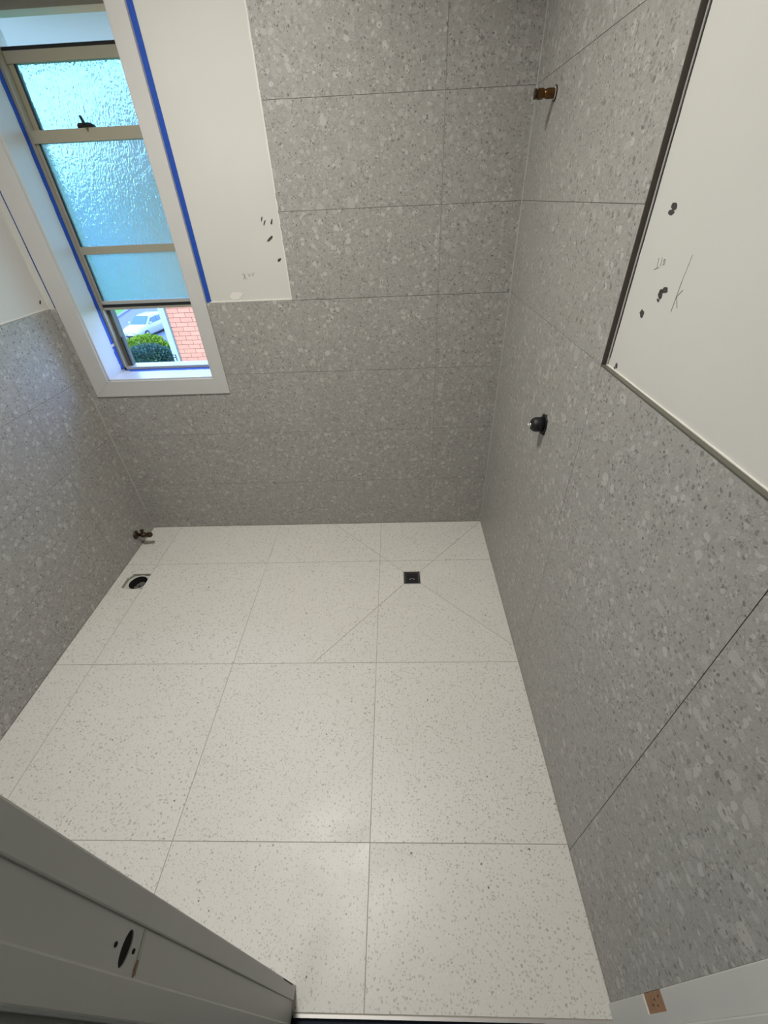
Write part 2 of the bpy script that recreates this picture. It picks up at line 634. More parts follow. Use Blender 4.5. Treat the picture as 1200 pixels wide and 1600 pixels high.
# left wall
m = MB()
m.box(PXL - 0.15, PXL, -0.34, 1.76, -0.06, ZC)
wall_left = tag(m.build('wall_left', M['white']), 'left wall tiled grey to shoulder height, white plaster above', kind='structure')
cells = []
for k in range(4):
    z0, z1 = .3 * k, .3 * k + .3
    cells += [(YF, -0.038, z0, z1), (-0.038, 1.162, z0, z1), (1.162, YB, z0, z1)]
wall_tiles(wall_left, 0, PXL + 0.001, XL, cells)
m = MB()
m.box(PXL - 0.001, XL - 0.0010, YF, YB + 0.002, 0, DADO - 0.001)
m.build('grout', M['grout'], wall_left)


def corner_bead(wall, x, y, sx, z0, z1):
    mb = MB()
    mb.prism([(x, y), (x + sx * 0.003, y), (x, y - 0.003)], 2, z0, z1)
    mb.build('corner_sealant', M['sealant'], wall)


corner_bead(wall_back, XR, YB, -1, 0.0, ZC)
corner_bead(wall_back, XL, YB, 1, 0.0, AZ0)

# ceiling and front wall with the doorway
ceiling = tag(box('ceiling', M['white'], (PXL - 0.15, PXR + 0.15, -0.40, 1.76, ZC, ZC + 0.12)), 'white ceiling of the bathroom', kind='structure')
JX0, JX1 = -0.178, 0.578
m = MB()
m.box(PXL - 0.15, JX0 - 0.03, -0.39, YF, -0.06, ZC)
m.box(JX1 + 0.03, PXR + 0.15, -0.39, -0.34, -0.06, ZC)
m.box(JX0 - 0.03, JX1 + 0.03, -0.39, YF, 2.07, ZC)
wall_front = tag(m.build('wall_front', M['white']), 'wall holding the doorway the room is seen from', kind='structure')

# ------------------------------------------------------------------ trims on the right wall
tag(box('trim_2', M['trim'], (XR - 0.0008, PXR + 0.0004, YN - 0.0028, YN + 0.0006, DADO - 0.002, ZC), bevel=0.0004),
    'dark bronze edge strip standing upright beside the bare white panel', kind='structure')
tag(box('trim_3', M['ledge'], (XR - 0.0008, PXR + 0.0004, YF, YN - 0.0028, DADO - 0.0012, DADO + 0.0022), bevel=0.0004),
    'olive grey edge strip capping the tiles below the bare white panel', kind='structure')

# ------------------------------------------------------------------ plaster details: ragged filler, marks, pencil


def ragged(pts_a, pts_b):
    return pts_a + pts_b[::-1]


def filler_strip(name, mat, axis, t0, t1, along0, along1, base, w0, w1, vertical, parent, n=26, sgn=1):
    A, B = [], []
    for k in range(n + 1):
        s = along0 + (along1 - along0) * k / n
        w = random.uniform(w0, w1)
        A.append((base, s) if vertical else (s, base))
        B.append((base + sgn * w, s) if vertical else (s, base + sgn * w))
    mb = MB()
    mb.prism(ragged(A, B), axis, t0, t1)
    return mb.build(name, mat, parent)


filler_strip('filler', M['filler'], 1, PYB - 0.0022, PYB + 0.001, DADO, ZC, XP - 0.0005, 0.0045, 0.0075, True, wall_back, 40, -1)
filler_strip('filler', M['filler'], 1, PYB - 0.0030, PYB + 0.001, AX1 + 0.012, XP - 0.004, DADO + 0.0005, 0.003, 0.006, False, wall_back, 24, 1)
filler_strip('filler', M['sealant'], 0, PXR - 0.0025, PXR + 0.001, DADO + 0.004, ZC, YN - 0.0028, 0.0045, 0.006, True, wall_right, 40, -1)
filler_strip('filler', M['mastic'], 0, PXR - 0.0015, PXR + 0.001, DADO + 0.02, ZC, YN - 0.0085, 0.0006, 0.0022, True, wall_right, 60, -1)
filler_strip('filler', M['filler'], 0, PXR - 0.0026, PXR + 0.001, YF, YN - 0.004, DADO + 0.0022, 0.0012, 0.002, False, wall_right, 30, 1)
filler_strip('filler', M['filler'], 0, PXL - 0.001, PXL + 0.0020, YF, YB, DADO + 0.0005, 0.003, 0.006, False, wall_left, 30, 1)
# small open gaps where the filler on the back wall stops short of the tile
for z, h in ((1.545, .015), (1.50, .010), (1.452, .012), (1.405, .010)):
    mb = MB()
    mb.prism(splotch(XP - 0.0015, z, 0.0010, h * 0.9, 0.0, 8, 0.3), 1, PYB - 0.0026, PYB + 0.001)
    mb.build('filler_gap', M['mastic'], wall_back)


def mark(wall, axis, face, sgn, cx, cy, rx, ry, rot, mat='mastic', name='adhesive_mark'):
    mb = MB()
    mb.prism(splotch(cx, cy, rx, ry, rot, 11, 0.22), axis, face + sgn * 0.0010, face - sgn * 0.001)
    mb.build(name, M[mat], wall)


for (y, z, ry_, rz_, rot) in ((0.515, 1.489, .010, .0035, 0.0), (0.511, 1.4975, .0085, .005, 0.2), (0.467, 1.368, .0075, .0065, 0.9),
                              (0.457, 1.3765, .009, .0045, -0.1), (0.468, 1.358, .004, .002, 0.3), (0.508, 1.327, .0080, .0065, 0.5),
                              (0.545, 1.213, .0055, .0040, 0.9), (0.550, 1.207, .004, .0018, 0.3)):
    mark(wall_right, 0, PXR, -1, y, z, ry_, rz_, rot)
for (x, z, rx, rz_, rot) in ((-0.393, 1.481, .0022, .0085, -0.35), (-0.385, 1.469, .0026, .011, -0.5), (-0.357, 1.4715, .0028, .0115, -0.4),
                             (-0.374, 1.417, .0042, .0140, -0.95), (-0.352, 1.345, .0095, .0048, 0.45)):
    mark(wall_back, 1, PYB, -1, x, z, rx, rz_, rot)
mark(wall_back, 1, PYB, -1, -0.352, 1.470, .0010, .007, -0.3, 'filler', 'filler_spot')
mark(wall_back, 1, PYB, -1, -0.56, 1.222, .030, .014, 0.2, 'filler', 'filler_spot')
mark(wall_left, 0, PXL, 1, 1.505, 1.232, .010, .0042, 0.9)


def pencil(wall, axis, face, sgn, strokes, w=0.0011):
    mb = MB()
    for p, q in strokes:
        mb.prism(stroke(p, q, w), axis, face + sgn * 0.0005, face - sgn * 0.0005)
    mb.build('pencil_mark', M['pencil'], wall)


# pencilled numerals and a letter K on the right panel (y decreases to the right in the picture)
pencil(wall_right, 0, PXR, -1, [((0.509, 1.421), (0.506, 1.404)), ((0.514, 1.402), (0.500, 1.407)), ((0.499, 1.423), (0.496, 1.410)),
                                ((0.491, 1.420), (0.489, 1.412)), ((0.489, 1.412), (0.485, 1.414)), ((0.485, 1.414), (0.487, 1.421)), ((0.487, 1.421), (0.491, 1.420))], 0.0010)
pencil(wall_right, 0, PXR, -1, [((0.417, 1.348), (0.416, 1.396)), ((0.416, 1.372), (0.405, 1.385)), ((0.4165, 1.374), (0.403, 1.357))], 0.0012)
pencil(wall_right, 0, PXR, -1, [((0.416, 1.396), (0.412, 1.435))], 0.0004)
pencil(wall_back, 1, PYB, -1, [((-0.512, 1.303), (-0.498, 1.282)), ((-0.500, 1.300), (-0.512, 1.283)), ((-0.505, 1.304), (-0.505, 1.284)),
                               ((-0.490, 1.303), (-0.484, 1.290)), ((-0.484, 1.290), (-0.479, 1.303)), ((-0.474, 1.304), (-0.470, 1.292)), ((-0.470, 1.292), (-0.463, 1.306))], 0.0012)

# ------------------------------------------------------------------ window
win = tag(empty('window_1', (0, 0, 0)), 'white framed sliding sash window with patterned glass, raised a little at the bottom', kind='structure')


def bar(name, mat, b, parent, bevel=0.0012):
    return box(name, M[mat], b, parent, bevel=bevel)


AF = YB - 0.006    # front of the architrave
AW = 0.085


def mitre(poly, name='architrave'):
    mb = MB()
    mb.prism(poly, 1, AF, PYB + 0.004)
    return mb.build(name, M['gloss'], win, bevel=0.0012)


ix0, ix1, iz0, iz1 = OX0 - 0.003, OX1 + 0.003, OZ0 - 0.003, OZ1 + 0.003
g = 0.0006
mitre([(AX0, AZ0), (AX0, AZ1), (ix0, iz1), (ix0, iz0)])
mitre([(AX1, AZ0), (ix1, iz0), (ix1, iz1), (AX1, AZ1)])
mitre([(AX0 + g, AZ0), (AX1, AZ0), (ix1, iz0), (ix0 + g, iz0)])
mitre([(AX0, AZ1), (ix0, iz1), (ix1, iz1), (AX1, AZ1)])
FY = 1.668
# painted reveal boards
t = 0.006
bar('reveal_board', 'gloss', (OX0 - 0.004, OX0 + 0.004, AF + 0.010, 1.76, OZ0, OZ1), win)
bar('reveal_board', 'gloss', (OX1 - 0.004, OX1 + 0.004, AF + 0.010, 1.76, OZ0, OZ1), win)
bar('reveal_board', 'gloss', (OX0 + 0.004, OX1 - 0.004, AF + 0.010, 1.76, OZ1 - 0.004, OZ1 + 0.004), win)
bar('sill_board', 'gloss', (OX0 + 0.004, OX1 - 0.004, AF + 0.010, 1.76, OZ0 - 0.004, OZ0 + 0.004), win)
# aluminium frame
fx0, fx1, fz0, fz1 = OX0 + 0.004, OX1 - 0.004, OZ0 + 0.004, OZ1 - 0.004
bar('frame_stile', 'alu', (fx0, fx0 + 0.012, FY, 1.735, fz0, fz1), win)
bar('frame_stile', 'alu', (fx1 - 0.012, fx1, FY, 1.735, fz0, fz1), win)
bar('frame_head', 'alu', (fx0, fx1, FY, 1.735, fz1 - 0.024, fz1), win)
bar('frame_sill', 'alu_lt', (fx0, fx1, FY, 1.735, fz0, fz0 + 0.013), win)
bar('sash_track', 'track', (fx0 + 0.012, fx0 + 0.030, FY + 0.024, 1.73, fz0 + 0.013, 1.19), win)
bar('sash_track', 'rubber', (fx0 + 0.030, fx0 + 0.036, FY + 0.020, 1.70, fz0 + 0.013, 1.04), win)
# lower sash: two panes, a middle bar, raised
sx0, sx1 = fx0 + 0.013, fx1 - 0.013
low = bar('lower_sash', 'alu', (sx0, sx0 + 0.012, FY + 0.003, FY + 0.027, 1.168, 1.772), win)
bar('sash_stile', 'alu', (sx1 - 0.016, sx1, FY + 0.003, FY + 0.027, 1.168, 1.772), low)
bar('meeting_rail', 'alu', (sx0 + 0.0005, sx1, FY - 0.004, FY + 0.027, 1.737, 1.774), low)
bar('middle_bar', 'alu', (sx0 + 0.012, sx1 - 0.016, FY + 0.003, FY + 0.027, 1.380, 1.409), low)
bar('bottom_rail', 'alu_lt', (sx0 + 0.012, sx1 - 0.016, FY - 0.001, FY + 0.027, 1.187, 1.2015), low)
bar('rubber_seal', 'rubber', (sx0 + 0.004, sx1 - 0.016, FY + 0.002, FY + 0.024, 1.174, 1.187), low, 0.0006)
bar('rail_lip', 'alu', (sx0 + 0.004, sx1 - 0.016, FY + 0.001, FY + 0.027, 1.164, 1.174), low, 0.0006)
bar('pane_gasket', 'rubber', (sx0 + 0.012, sx0 + 0.0155, FY + 0.004, FY + 0.020, 1.409, 1.737), low, 0.0004)
bar('pane_gasket', 'rubber', (sx0 + 0.012, sx0 + 0.0145, FY + 0.004, FY + 0.020, 1.2015, 1.380), low, 0.0004)
bar('pane', 'glass', (sx0 + 0.010, sx1 - 0.014, FY + 0.010, FY + 0.015, 1.407, 1.739), low, 0)
bar('pane', 'glass', (sx0 + 0.010, sx1 - 0.014, FY + 0.010, FY + 0.015, 1.199, 1.382), low, 0)
# upper sash, slid down from the head
up = bar('upper_sash', 'alu', (sx0, sx0 + 0.020, FY + 0.030, FY + 0.056, 1.745, 1.985), win)
bar('sash_stile', 'alu', (sx1 - 0.020, sx1, FY + 0.030, FY + 0.056, 1.745, 1.985), up)
bar('top_rail', 'alu', (sx0 + 0.0005, sx1, FY + 0.026, FY + 0.056, 1.950, 1.981), up)
bar('bottom_rail', 'alu', (sx0 + 0.020, sx1 - 0.020, FY + 0.030, FY + 0.056, 1.745, 1.775), up)
bar('rubber_seal', 'rubber', (sx0, sx1, FY + 0.028, FY + 0.054, 1.981, 1.991), up, 0.0006)
bar('pane_gasket', 'rubber', (sx0 + 0.020, sx0 + 0.0235, FY + 0.030, FY + 0.050, 1.775, 1.950), up, 0.0004)
bar('pane', 'glass', (sx0 + 0.018, sx1 - 0.018, FY + 0.038, FY + 0.043, 1.773, 1.952), up, 0)
# latch on the meeting rail
m = MB()
m.box(-1.047, -0.989, FY - 0.002, FY + 0.020, 1.774, 1.780)
m.prism([(-1.047, 1.780), (-1.040, 1.788), (-1.000, 1.788), (-0.986, 1.781), (-0.989, 1.780)], 1, FY - 0.004, FY + 0.012)
latch = m.build('sash_latch', M['black'], low)
m = MB()
m.prism([(-1.019, 1.783), (-1.025, 1.806), (-1.018, 1.807), (-1.011, 1.785)], 1, FY - 0.010, FY - 0.003)
m.build('latch_lever', M['black'], latch)
m = MB()
m.prism([(-1.016, 1.774), (-1.006, 1.774), (-1.011, 1.763)], 1, FY - 0.008, FY - 0.004)
m.build('latch_hook', M['ledge'], latch)
# little wire catch on the sill
m = MB()
for b in ((-1.013, -1.010, 0.914, 0.944), (-0.992, -0.989, 0.914, 0.944), (-1.013, -0.989, 0.941, 0.944), (-1.013, -0.989, 0.930, 0.9325)):
    m.box(b[0], b[1], 1.712, 1.716, b[2], b[3])
m.build('sill_catch', M['black'], win)

# ------------------------------------------------------------------ masking tape


def tape(label, polys_axis, group='strips of blue masking tape round the window'):
    mb = MB()
    for poly, axis, a, b in polys_axis:
        mb.prism(poly, axis, a, b)
    return tag(mb.build('masking_tape', M['tape']), label, 'tape', group)


def torn(x0, x1, s0, s1, n, jag, vertical=True, side=0):
    A, B = [], []
    for k in range(n + 1):
        s = s0 + (s1 - s0) * k / n
        a, b = x0 + (random.uniform(0, jag) if side in (0, 2) else 0), x1 - (random.uniform(0, jag) if side in (1, 2) else 0)
        A.append((a, s) if vertical else (s, a))
        B.append((b, s) if vertical else (s, b))
    return A + B[::-1]


tape('wide blue tape running down the plaster right of the window', [(torn(-0.694, -0.668, 1.203, 2.69, 60, 0.004, True, 0), 1, PYB - 0.0026, PYB - 0.0004)])
tape('narrow blue tape in the corner between left wall and window surround', [(torn(-1.351, AX0 - 0.001, 1.203, 2.69, 40, 0.0015, True, 0), 1, PYB - 0.0026, PYB - 0.0004)])
rx = OX0 + 0.004
tape('blue tape down the left window reveal along the metal frame',
     [(torn(FY - 0.026, FY - 0.001, 1.02, OZ1 - 0.006, 50, 0.003, True, 0), 0, rx + 0.0003, rx + 0.0012),
      (torn(FY - 0.028, FY - 0.001, OZ0 + 0.012, 1.008, 14, 0.008, True, 0), 0, rx + 0.0003, rx + 0.0012)])
tape('blue tape lying on the window sill along the metal frame',
     [(torn(FY - 0.030, FY - 0.001, OX0 + 0.040, OX1 - 0.006, 30, 0.004, False, 0), 2, OZ0 + 0.0043, OZ0 + 0.0054),
      (torn(FY - 0.014, FY - 0.001, OX0 + 0.008, OX0 + 0.036, 5, 0.007, False, 0), 2, OZ0 + 0.0043, OZ0 + 0.0054)])
tape('blue tape across the top of the window above the metal frame',
     [(torn(FY - 0.028, FY - 0.001, OX0 + 0.006, OX1 - 0.006, 24, 0.004, False, 0), 2, OZ1 - 0.0054, OZ1 - 0.0043)])

# ------------------------------------------------------------------ door frame
door = tag(empty('door_1', (0, 0, 0)), 'painted timber door frame the photo is taken through', kind='structure')


def jamb(name, poly, z0, z1, mat='jamb', bv=0.0018):
    mb = MB()
    mb.prism(poly, 2, z0, z1)
    return mb.build(name, M[mat], door, bevel=bv)


LJ = -0.172
jamb('architrave', [(-0.25, -0.310), (-0.25, -0.283), (LJ + 0.0025, -0.283), (LJ + 0.0025, -0.3085)], 0, 2.1)
strike_jamb = jamb('jamb', [(-0.215, -0.345), (-0.215, -0.305), (LJ, -0.305), (LJ, -0.345)], -0.01, 2.06)
jamb('door_stop', [(-0.215, -0.371), (-0.215, -0.3435), (LJ + 0.0035, -0.3435), (LJ + 0.0035, -0.371)], -0.02, 2.06)
RJ = 0.574
hinge_jamb = jamb('jamb', [(RJ, -0.3445), (RJ, -0.3005), (0.606, -0.3005), (0.606, -0.3445)], -0.01, 2.06)
jamb('door_stop', [(RJ - 0.004, -0.388), (RJ - 0.004, -0.344), (0.606, -0.344), (0.606, -0.388)], -0.02, 2.06)
jamb('head_jamb', [(LJ, -0.378), (RJ, -0.378), (RJ, -0.3005), (LJ, -0.3005)], 2.045, 2.075)


def cut(obj, cutter):
    md = obj.modifiers.new('cut', 'BOOLEAN')
    md.operation = 'DIFFERENCE'
    md.solver = 'EXACT'
    md.object = cutter
    dg = bpy.context.evaluated_depsgraph_get()
    me = bpy.data.meshes.new_from_object(obj.evaluated_get(dg))
    obj.modifiers.clear()
    obj.data = me
    bpy.data.objects.remove(cutter)


def oval_prism(cy, cz, ry, rz_, x0, x1, n=18, sk=0.0):
    mb = MB()
    mb.prism([(cy + ry * math.cos(2 * math.pi * k / n), cz + rz_ * math.sin(2 * math.pi * k / n) + sk * math.cos(2 * math.pi * k / n)) for k in range(n)], 0, x0, x1)
    return mb


cut(strike_jamb, oval_prism(-0.3265, 0.948, 0.0135, 0.0095, LJ - 0.024, LJ + 0.01).build('cutter', M['void']))
oval_prism(-0.3265, 0.948, 0.0134, 0.0094, LJ - 0.0235, LJ - 0.0015).build('latch_hole', M['void'], strike_jamb)
for z in (0.972, 0.930):
    oval_prism(-0.3265, z, 0.0022, 0.0030, LJ - 0.002, LJ + 0.0006, 10).build('screw_hole', M['void'], strike_jamb)
m = MB()
m.prism([(-0.3085, 0.9215), (-0.3085, 0.916), (-0.326, 0.911), (-0.330, 0.908), (-0.340, 0.910), (-0.342, 0.915), (-0.330, 0.9165)], 0, LJ - 0.002, LJ + 0.0005)
m.build('bare_timber', M['pvc'], strike_jamb)
m = MB()
m.prism([(-0.331, 0.9155), (-0.331, 0.912), (-0.341, 0.9095), (-0.343, 0.913), (-0.337, 0.9165)], 0, LJ - 0.002, LJ + 0.0009)
m.build('bare_timber', M['wood'], strike_jamb)
m = MB()
m.prism([(-0.284, 0.16), (-0.2845, 0.05), (-0.2865, 0.05), (-0.286, 0.16)], 0, LJ, LJ + 0.0029)
# hinge cut-out on the right jamb
m2 = MB()
m2.box(RJ - 0.002, RJ + 0.004, -0.3275, -0.2990, 0.236, 0.332)
cut(hinge_jamb, m2.build('cutter', M['wood']))
hc = box('hinge_cutout', M['wood'], (RJ + 0.0030, RJ + 0.0046, -0.3272, -0.3008, 0.2363, 0.3317), hinge_jamb)
hc['label'] = 'bare brown timber where a hinge was'
for k, (y, z) in enumerate(((-0.317, 0.268), (-0.311, 0.283), (-0.319, 0.292), (-0.308, 0.306))):
    oval_prism(y, z, 0.0016, 0.0022, RJ + 0.003, RJ + 0.0026, 8).build('screw_hole', M['void'], hinge_jamb)
m.build('paint_crack', M['void'], door)

# ------------------------------------------------------------------ hall behind the camera (only its floor shows)
m = MB()
m.box(-1.7, 1.7, -2.2, -0.334, -0.05, -0.012)
tag(m.build('floor_2', M['carpet']), 'dark navy carpet of the hall beyond the doorway', kind='structure')
m = MB()
m.box(-1.8, -1.7, -2.2, -0.39, -0.05, ZC)
m.box(1.7, 1.8, -2.2, -0.39, -0.05, ZC)
m.box(-1.8, 1.8, -2.3, -2.2, -0.05, ZC)
m.box(-1.8, PXL - 0.14, -0.40, -0.30, -0.05, ZC)
m.box(PXR + 0.14, 1.8, -0.40, -0.30, -0.05, ZC)
tag(m.build('wall_hall', M['white']), 'white walls of the hall behind the camera', kind='structure')
tag(box('ceiling_2', M['white'], (-1.8, 1.8, -2.3, -0.40, ZC, ZC + 0.1)), 'white ceiling of the hall', kind='structure')
tag(box('base_slab', M['screed'], (-1.8, 1.8, -2.3, 1.76, -0.30, -0.14)), 'concrete slab under the room', kind='structure')
m = MB()
m.box(-1.8, 1.8, 1.66, 1.76, -0.30, -0.06)
m.box(-1.8, -1.7, -2.3, 1.76, -0.30, -0.05)
m.box(1.7, 1.8, -2.3, 1.76, -0.30, -0.05)
tag(m.build('slab_edge', M['screed']), 'edge of the concrete slab', kind='structure')

# ceiling lamps (above the frame; the bathroom one is mirrored softly by the floor; the hall one is added fill)
for nm, (lx, ly), lab in (('ceiling_lamp', (-0.40, 0.55), 'round ceiling lamp lighting the bathroom'), ('ceiling_lamp', (-0.7, -1.3), 'round lamp body added in the hall for the unseen fill light')):
    lp = tag(empty(nm, (lx, ly, ZC)), lab, 'lamp')
    mb = MB()
    mb.lathe([(0.165, 0), (0.165, -0.022), (0.158, -0.03)], (0, 0, 0), (0, 0, 1), 32)
    mb.build('lamp_base', M['gloss'], lp)
    mb = MB()
    mb.lathe([(0.150, -0.0305), (0.145, -0.045), (0.11, -0.052), (0.02, -0.054)], (0, 0, 0), (0, 0, 1), 32)
    mb.build('diffuser', M['lamp'], lp, smooth=True)

# ------------------------------------------------------------------ shower outlet (brass), upper right wall
so = tag(empty('shower_outlet', (XR, 1.301, 1.749)), 'brass pipe stub for the shower arm high on the right wall', 'pipe fitting')
m = MB()
m.lathe([(0.0165, 0.004), (0.0175, -0.001), (0.0175, -0.003)], (0, 0, 0), (1, 0, 0), 28)
m.build('hole_rim', M['void'], so)
m = MB()
m.lathe([(0.0150, 0.003), (0.0150, -0.0036), (0.0135, -0.0038)], (0, 0, 0), (1, 0, 0), 28)
m.build('collar', M['pvc'], so)
m = MB()
m.lathe([(0.0105, 0.0), (0.0118, 0.004), (0.0122, 0.016), (0.0115, 0.022), (0.0098, 0.026), (0.0092, 0.031)], (-0.003, 0, 0), (-1, 0, 0), 20)
m.build('pipe_end', M['brass'], so, smooth=True)
m = MB()
m.lathe([(0.0095, 0.029), (0.0122, 0.033), (0.0126, 0.045), (0.0115, 0.049)], (-0.003, 0, 0), (-1, 0, 0), 6)
m.build('hex_nut', M['brass'], so)
m = MB()
m.lathe([(0.0095, 0.049), (0.0100, 0.051), (0.0120, 0.053), (0.0120, 0.057), (0.0085, 0.0575)], (-0.003, 0, 0), (-1, 0, 0), 20)
m.build('plug', M['brass_dk'], so)

# ------------------------------------------------------------------ mixer body (black), right wall
mx = tag(empty('shower_mixer', (XR, 0.862, 0.924)), 'black shower mixer body sticking out of the right wall', 'shower mixer')
m = MB()
m.prism([(-0.008, 0.036), (0.014, 0.030), (0.030, 0.006), (0.026, -0.022), (0.006, -0.036), (-0.022, -0.028), (-0.030, 0.0), (-0.026, 0.024)], 0, -0.005, 0.002)
m.build('wall_plate', M['black'], mx, bevel=0.001)
m = MB()
m.lathe([(0.0235, 0.002), (0.0235, 0.026), (0.0215, 0.034), (0.0165, 0.040), (0.008, 0.042)], (0, 0, 0), (-1, 0, 0), 28)
m.build('body', M['black'], mx, smooth=True)
m = MB()
m.lathe([(0.0065, 0.040), (0.0065, 0.046), (0.0045, 0.047), (0.0042, 0.052), (0.0025, 0.054)], (0, 0, 0), (-1, 0, 0), 14)
sp = m.build('spindle', M['chrome'], mx, smooth=True)
sp['label'] = 'chrome spindle'

# ------------------------------------------------------------------ toilet tap (bronze), low on the left wall
tp = tag(empty('cistern_tap', (XL, 1.36, 0.077)), 'small dark brass stop tap low on the left wall in the corner', 'tap')
m = MB()
m.lathe([(0.020, 0.0), (0.020, 0.003), (0.012, 0.008), (0.008, 0.012)], (0, 0, 0), (1, 0, 0), 22)
m.build('wall_flange', M['brass_dk'], tp, smooth=True)
m = MB()
m.lathe([(0.008, 0.010), (0.008, 0.028), (0.0125, 0.030), (0.0135, 0.038), (0.0125, 0.046), (0.009, 0.048), (0.009, 0.056)], (0, 0, 0), (1, 0, 0), 18)
m.build('valve_body', M['brass_dk'], tp, smooth=True)
m = MB()
m.lathe([(0.0115, 0.055), (0.0125, 0.058), (0.0125, 0.074), (0.0105, 0.077), (0.006, 0.0775)], (0, 0, 0), (1, 0, 0), 6)
m.build('hex_nut', M['brass_dk'], tp)
m = MB()
m.lathe([(0.005, 0.010), (0.005, 0.022), (0.009, 0.023), (0.009, 0.028)], (0.039, 0, 0), (0, 0, 1), 12)
m.build('tap_head', M['brass_dk'], tp)

tp.scale = (1.18, 1.18, 1.18)

# ------------------------------------------------------------------ toilet waste hole
wp = tag(empty('waste_pipe', (-1.252, 1.079, -0.012)), 'open waste pipe in a rough hole in the floor by the left wall', 'drain pipe')
m = MB()
bm = m.bm


def ring_wall(bm, cx, cy, prof, n=28):
    rings = [[bm.verts.new((cx + r * math.cos(2 * math.pi * k / n), cy + r * math.sin(2 * math.pi * k / n), z)) for k in range(n)] for r, z in prof]
    for A, B in zip(rings, rings[1:]):
        for k in range(n):
            bm.faces.new((A[k], A[(k + 1) % n], B[(k + 1) % n], B[k]))
    return rings


ring_wall(bm, 0.006, -0.003, [(0.0505, -0.10), (0.0505, 0.006), (0.0450, 0.006), (0.0450, -0.10)])
m.build('pipe', M['pvc'], wp, smooth=False)
m = MB()
ring_wall(m.bm, 0.006, -0.003, [(0.0447, 0.004), (0.0447, -0.095), (0.001, -0.096)])
m.build('pipe_bore', M['void'], wp)
m = MB()
ring_wall(m.bm, 0.006, -0.003, [(0.0507, -0.006), (0.064, -0.003), (0.09, -0.008)])
m.build('hole_bed', M['pvc'], wp)
for k, (dx, dy, s, zz) in enumerate(((0.012, 0.010, 0.020, -0.020), (-0.008, -0.016, 0.017, -0.024), (0.026, -0.010, 0.014, -0.022), (-0.014, 0.012, 0.013, -0.03), (0.006, -0.004, 0.016, -0.034))):
    m = MB()
    bmesh.ops.create_icosphere(m.bm, subdivisions=1, radius=s)
    for v in m.bm.verts:
        v.co = v.co * random.uniform(0.75, 1.15)
        v.co.z *= 0.6
        v.co += Vector((dx, dy, zz))
    m.build('rubble_piece', M['rubble'], wp)

# ------------------------------------------------------------------ shower drain
dr = tag(empty('floor_drain', (DC[0], DC[1], 0)), 'square black shower drain where the four tile cuts meet', 'drain')
m = MB()
o_, i_ = 0.0395, 0.0345
for b in ((-o_, o_, -o_, -i_), (-o_, o_, i_, o_), (-o_, -i_, -i_, i_), (i_, o_, -i_, i_)):
    m.box(b[0], b[1], b[2], b[3], -0.012, 0.0006)
m.build('drain_frame', M['black'], dr)
m = MB()
m.box(-0.0335, 0.0335, -0.0335, 0.0335, -0.010, -0.0008)
gr = m.build('grate', M['black'], dr, bevel=0.0008)
m = MB()
for k in range(-2, 3):
    m.box(-0.022, 0.022, k * 0.011 - 0.0018, k * 0.011 + 0.0018, -0.0008, -0.0004)
m.build('grate_slots', M['void'], gr)
m = MB()
for s in (-1, 1):
    m.lathe([(0.003, -0.001), (0.003, 0.0004), (0.001, 0.0008)], (s * 0.010, -0.012, 0), (0, 0, 1), 10)
m.box(-0.008, 0.008, -0.0065, -0.0045, -0.001, 0.0004)
m.build('grate_glint', M['lampglass'], gr)  # small reflections on the black grate, put in as pale grey bits
m = MB()
a_, b_ = 0.0425, 0.0395
for b in ((-a_, a_, -a_, -b_), (-a_, a_, b_, a_), (-a_, -b_, -b_, b_), (b_, a_, -b_, b_)):
    m.box(b[0], b[1], b[2], b[3], -0.010, -0.0002)
m.build('sealant_edge', M['sealant'], dr)

# ------------------------------------------------------------------ outside: eave, brick house, lawn, road, car, plants
eave = tag(empty('roof_eave', (0, 0, 0)), 'pale painted roof eave seen above the upper sash', 'eave')
box('soffit_board', M['soffit'], (-3.0, 2.0, 1.765, 2.50, 2.150, 2.162), eave)
box('fascia_board', M['soffit'], (-3.0, 2.0, 2.50, 2.52, 2.135, 2.30), eave)
box('soffit_bead', M['post'], (-3.0, 2.0, 2.485, 2.50, 2.140, 2.150), eave)
m = MB()
m.prism([(1.765, 2.162), (2.52, 2.30), (2.52, 2.32), (1.765, 2.92)], 0, -3.0, 2.0)
m.build('roof_edge', M['roof'], eave)

GZ = -6.0
lawn = tag(box('lawn', M['grass'], (-60, 40, 1.8, 120, GZ - 0.3, GZ)), 'green lawn below the window', kind='structure')
m = MB()
m.prism([(-24.35, 25.53), (-5.06, 29.52), (-5.06, 45.82), (-22.02, 44.16), (-25.02, 42.49), (-24.09, 37.67), (-26.68, 30.19)], 2, GZ - 0.05, GZ + 0.012)
tag(m.build('road', M['asphalt']), 'grey driveway the white car is parked on', kind='structure')
kb = tag(empty('kerb', (0, 0, GZ)), 'dark concrete kerb along the far edge of the driveway', 'kerb')
kp = [(-26.68, 30.19), (-24.09, 37.67), (-25.02, 42.49), (-22.02, 44.16), (-5.06, 45.82)]
for p, q in zip(kp, kp[1:]):
    m = MB()
    m.prism(stroke(p, q, 0.35), 2, 0.013, 0.12)
    m.build('kerb_piece', M['kerb'], kb)
tag(box('path', M['path'], (-14.5, -12.6, 20.0, 25.5, GZ - 0.05, GZ + 0.02)), 'pinkish paving beside the brick house', kind='structure')

BY = 8.5
house = tag(empty('brick_house', (-4.43, BY, GZ)), 'salmon brick house wall with a pale corner board', 'house')


def hbox(name, mat, b, parent=house):
    return box(name, M[mat], b, parent)


